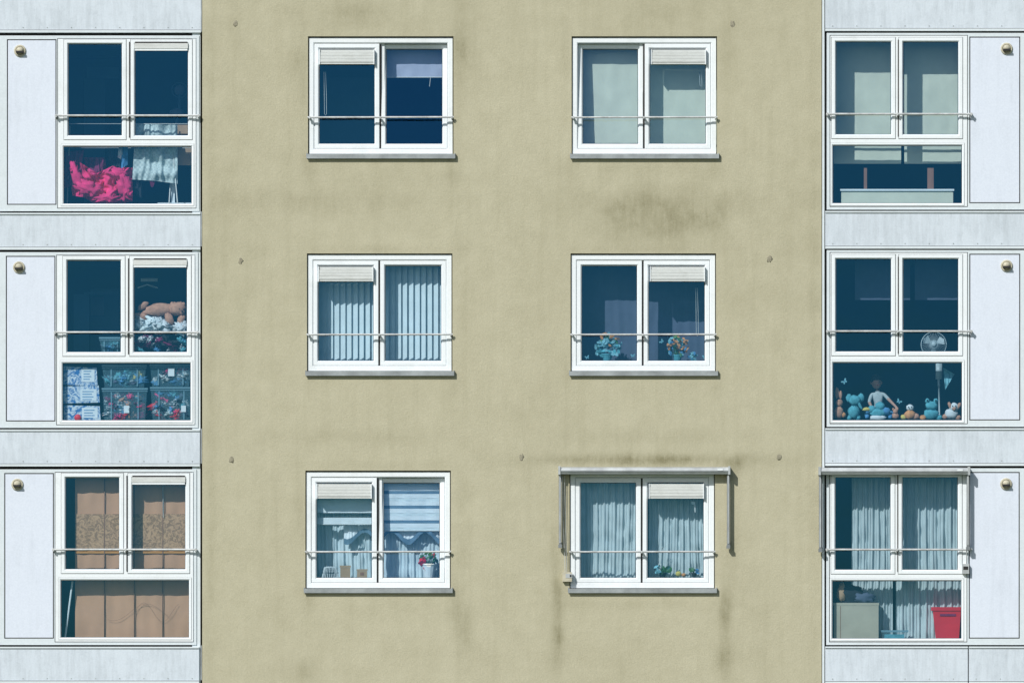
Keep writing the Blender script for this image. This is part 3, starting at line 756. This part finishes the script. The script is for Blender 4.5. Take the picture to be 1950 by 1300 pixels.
mb=MB(); c=W(342,172,1.0); mb.tube([c+Vector((.10*math.cos(a*math.pi/12),0,.10*math.sin(a*math.pi/12))) for a in range(25)],.008,'roomM',6); mb.ell(c,(.07,.03,.07),'navyc'); mb.tube([c,W(342,210,1.0),W(330,262,1.0)],.02,'roomM'); mb.ell(W(337,215,.9),(.1,.06,.06),'navyc'); mb.build('desk_fan',None,True)
mb=MB(); c=F(210,62,1.1); mb.ell(c,(.19,.19,.06),'lamp',20,8); mb.build('ceiling_lamp',None,True)
# left bay row2
plush('teddy_bear',[(305,590,34,12,'bear',.18,.05),(338,588,16,13,'bear',.15),(349,580,4.5,4.5,'bear',.14),(328,579,4,4,'bear',.14),(346,594,6,5,'bear',.12),(272,583,12,6,'bear',.17,.6),(268,602,14,7,'bear',.16,-.2),(322,607,8,12,'bear',.15,.5),(345,608,7,12,'bear',.15,-.5),(350,622,7,6,'bear',.14)]+[(342,588,1.3,1.3,'dark',.09),(350,589,1.3,1.3,'dark',.09),(347,593,2,1.5,'dark',.085)],7)
def heap(name,x0,y0,x1,y1,d,mats,n,r=9,seed=0):
    rnd=random.Random(seed); mb=MB()
    for i in range(n):
        mb.ell(W(rnd.uniform(x0+r*.7,x1-r*.7),rnd.uniform(y0+r*.4,y1-r*.4),d+rnd.uniform(-.03,.03)),(r*S*rnd.uniform(.6,1.3),.05,r*S*rnd.uniform(.35,.8)),rnd.choice(mats),18,12,1.3,12,i+seed*10,rnd.uniform(-.8,.8))
    return mb.build(name,None,True)
heap('clothes_pile',258,604,357,634,.16,['whitec','whitec','slat','greyc','whitec'],20,12,1)
heap('clothes_pile',256,640,358,672,.16,['whitec','black','bluec','stripe','teal','pinkD','greyc','black'],34,8,2)
def bin_(x0,y0,x1,y1,d0,d1,mats,seed,n=22):
    e=empty('storage_bin')
    mb=MB(); t=4
    vs=[W(x,y,d) for (x,y,d) in ((x0,y0,d0),(x1,y0,d0),(x1-t,y1,d0+.02),(x0+t,y1,d0+.02),(x0,y0,d1),(x1,y0,d1),(x1-t,y1,d1-.02),(x0+t,y1,d1-.02))]
    mb.add(vs,[(0,3,2,1),(4,5,6,7),(1,2,6,5),(2,3,7,6),(3,0,4,7)],'bin')
    mb.box(x0-1.5,y0-3.5,x1+1.5,y0,d0-.012,d1+.012,'binrim',W); mb.box(x0-1,y0+2,x1+1,y0+3.5,d0-.008,d0-.002,'binrim',W)
    for q in (.2,.8):
        xx=x0+(x1-x0)*q; mb.box(xx-1.2,y0+4,xx+1.2,y1-3,d0-.001,d0+.010,'binrim',W)
    b=mb.build('bin',e)
    h=heap('clothes',x0+4,y0+4,x1-4,y1-2,(d0+d1)/2-.04,mats,n,9,seed); h.parent=e
bin_(195,698,278,738,.10,.34,['aqua','teal','greyc','yellow','bluec','navyc','teal'],3,30)
bin_(195,742,280,801,.10,.34,['bear','bluec','pink','stripe','pinkD','black','redc','teal','navyc','greyc'],4,50)
bin_(286,697,364,736,.10,.34,['stripe','pink','greyc','black','bluec','navyc'],5,30)
bin_(287,740,366,801,.10,.34,['navyc','bluec','pink','stripe','teal','redc','black','greyc'],6,50)
bin_(190,645,232,672,.16,.4,['navyc','bluec','teal'],7,10)
mb=MB()
mb.box(236,772,246,786,.088,.095,'white_bl',W); mb.box(345,772,354,784,.088,.095,'white_bl',W); mb.box(320,701,332,716,.088,.095,'white_bl',W)
mb.build('paper_labels')
for k,(a,b,c_,e_,sk) in enumerate(((121,697,184,732,3),(119,735.5,188,768,-2),(122,771,190,801,2))):
    mb=MB(); vs=[W(x,y,d) for (x,y,d) in ((a,b,.10),(c_,b+sk,.10),(c_+2,e_+sk,.10),(a,e_,.10),(a,b,.32),(c_,b+sk,.32),(c_+2,e_+sk,.32),(a,e_,.32))]
    mb.add(vs,[(0,3,2,1),(4,5,6,7),(0,1,5,4),(1,2,6,5),(2,3,7,6),(3,0,4,7)],'print')
    mb.box(a+34,b+5,c_-4,e_-5,.097,.0995,'white_bl',W)
    for q in range(4): mb.box(a+38,b+9+q*5,c_-10-3*(q%2),b+10.5+q*5,.0955,.097,'bluec',W)
    mb.build('printed_package')
mb=MB(); mb.ell(W(148,795,.085),(.045,.02,.045),'redc'); mb.build('red_ball',None,True)
# cupboards in the backs of the left rooms
mb=MB(); mb.box(140,560,170,690,1.0,1.4,'roomM',W); mb.box(172,550,226,690,1.5,1.6,'roomM',W); mb.box(173,565,198,600,1.48,1.5,'navyc',W); mb.box(160,556,214,560,.9,1.5,'roomM',W); mb.build('cupboard')
mb=MB(); mb.box(160,150.3,200,395,2.2,2.6,'roomM',W); mb.box(165,128,226,150,2.0,2.5,'roomM',W); mb.build('cupboard')
mb=MB(); mb.box(268,530,300,536,.9,1.0,'slat',W); mb.tube([W(262,548,.9),W(280,542,.9),W(300,548,.9)],.01,'slat'); mb.build('wall_shelf')
# left bay row3 brown sheets
mb=MB(); mb.drape([(143,900),(375,900)],[(143,1218),(375,1218)],.22,'brown',.004,4,90,20,3,.5,.004)
for xx in (199,256,310): mb.box(xx-.9,903,xx+.9,1217,.198,.200,'brownD',W)
mb.build('brown_partition_sheet',None,True)
mb=MB(); mb.box(143,978,372,1046,.200,.2015,'lace',W); mb.box(143,1049,372,1053,.200,.2015,'orange',W); mb.build('ornamental_trim')
mb=MB()
mb.tube([W(138,1106,.15),W(124,1214,.12)],.012,'white_bl'); mb.build('white_pole')
mb=MB(); mb.tube([W(256+i*4,1165-18*math.sin(i*.35),.190) for i in range(22)],.0016,'brownD',5); mb.tube([W(205+i*4,1165+16*math.sin(i*.2+1),.190) for i in range(30)],.0016,'brownD',5); mb.tube([W(310,905,.18),W(311,985,.18)],.004,'cord',6); mb.build('loose_wires')
# off-frame rows: simple blinds
for r in (0,4,5,6):
    dy=rowdy[r]
    for xa in (598,1100): sheet('flat_curtain',xa-5,85+dy,xa+265,(200 if r%2 else 290)+dy,.28,'white_bl' if r%2 else 'greyc',.015,12,r)
    sheet('flat_curtain',112,80+dy,372,300+dy,.35,'greyc',.02,12,r); sheet('flat_curtain',1585,80+dy,1838,390+dy,.35,'sheer',.02,12,r+9)

# ---------------------------------------------------------------- ground
g=MB(); g.add([(-2500,-2500,-.1),(2500,-2500,-.1),(2500,2500,-.1),(-2500,2500,-.1)],[(0,1,2,3)],'grass'); g.build('ground')
g=MB(); g.add([(-30,-4,-.096),(30,-4,-.096),(30,0,-.096),(-30,0,-.096)],[(0,1,2,3)],'pave'); g.build('pavement')

# ---------------------------------------------------------------- light, world, camera
dirv=Vector((.27,.40,-.37)).normalized()
L=bpy.data.lights.new('sun','SUN'); L.energy=4.15; L.angle=math.radians(.5); L.color=(1,.975,.93)
lo=bpy.data.objects.new('sun',L); bpy.context.collection.objects.link(lo); lo.rotation_euler=dirv.to_track_quat('-Z','Y').to_euler(); lo.location=(-20,-30,40)
w=bpy.data.worlds.new('World'); bpy.context.scene.world=w; w.use_nodes=True; nt=w.node_tree
bg=nt.nodes['Background']; sky=nt.nodes.new('ShaderNodeTexSky'); sky.sky_type='NISHITA'; sky.sun_disc=False
sky.sun_elevation=math.asin(-dirv.z); sky.sun_rotation=math.atan2(-dirv.x,-dirv.y)
nt.links.new(sky.outputs[0],bg.inputs[0]); bg.inputs[1].default_value=.09
cam=bpy.data.cameras.new('camera'); co=bpy.data.objects.new('camera',cam); bpy.context.collection.objects.link(co)
co.location=(0,-D,CZ); co.rotation_euler=(math.radians(90),0,0)
wid=1950*S; cam.sensor_width=36; cam.lens=36*D/wid; cam.shift_y=6.0/wid; cam.clip_start=1; cam.clip_end=6000
sc=bpy.context.scene; sc.camera=co
sc.view_settings.view_transform='Standard'; sc.view_settings.look='None'; sc.view_settings.exposure=0
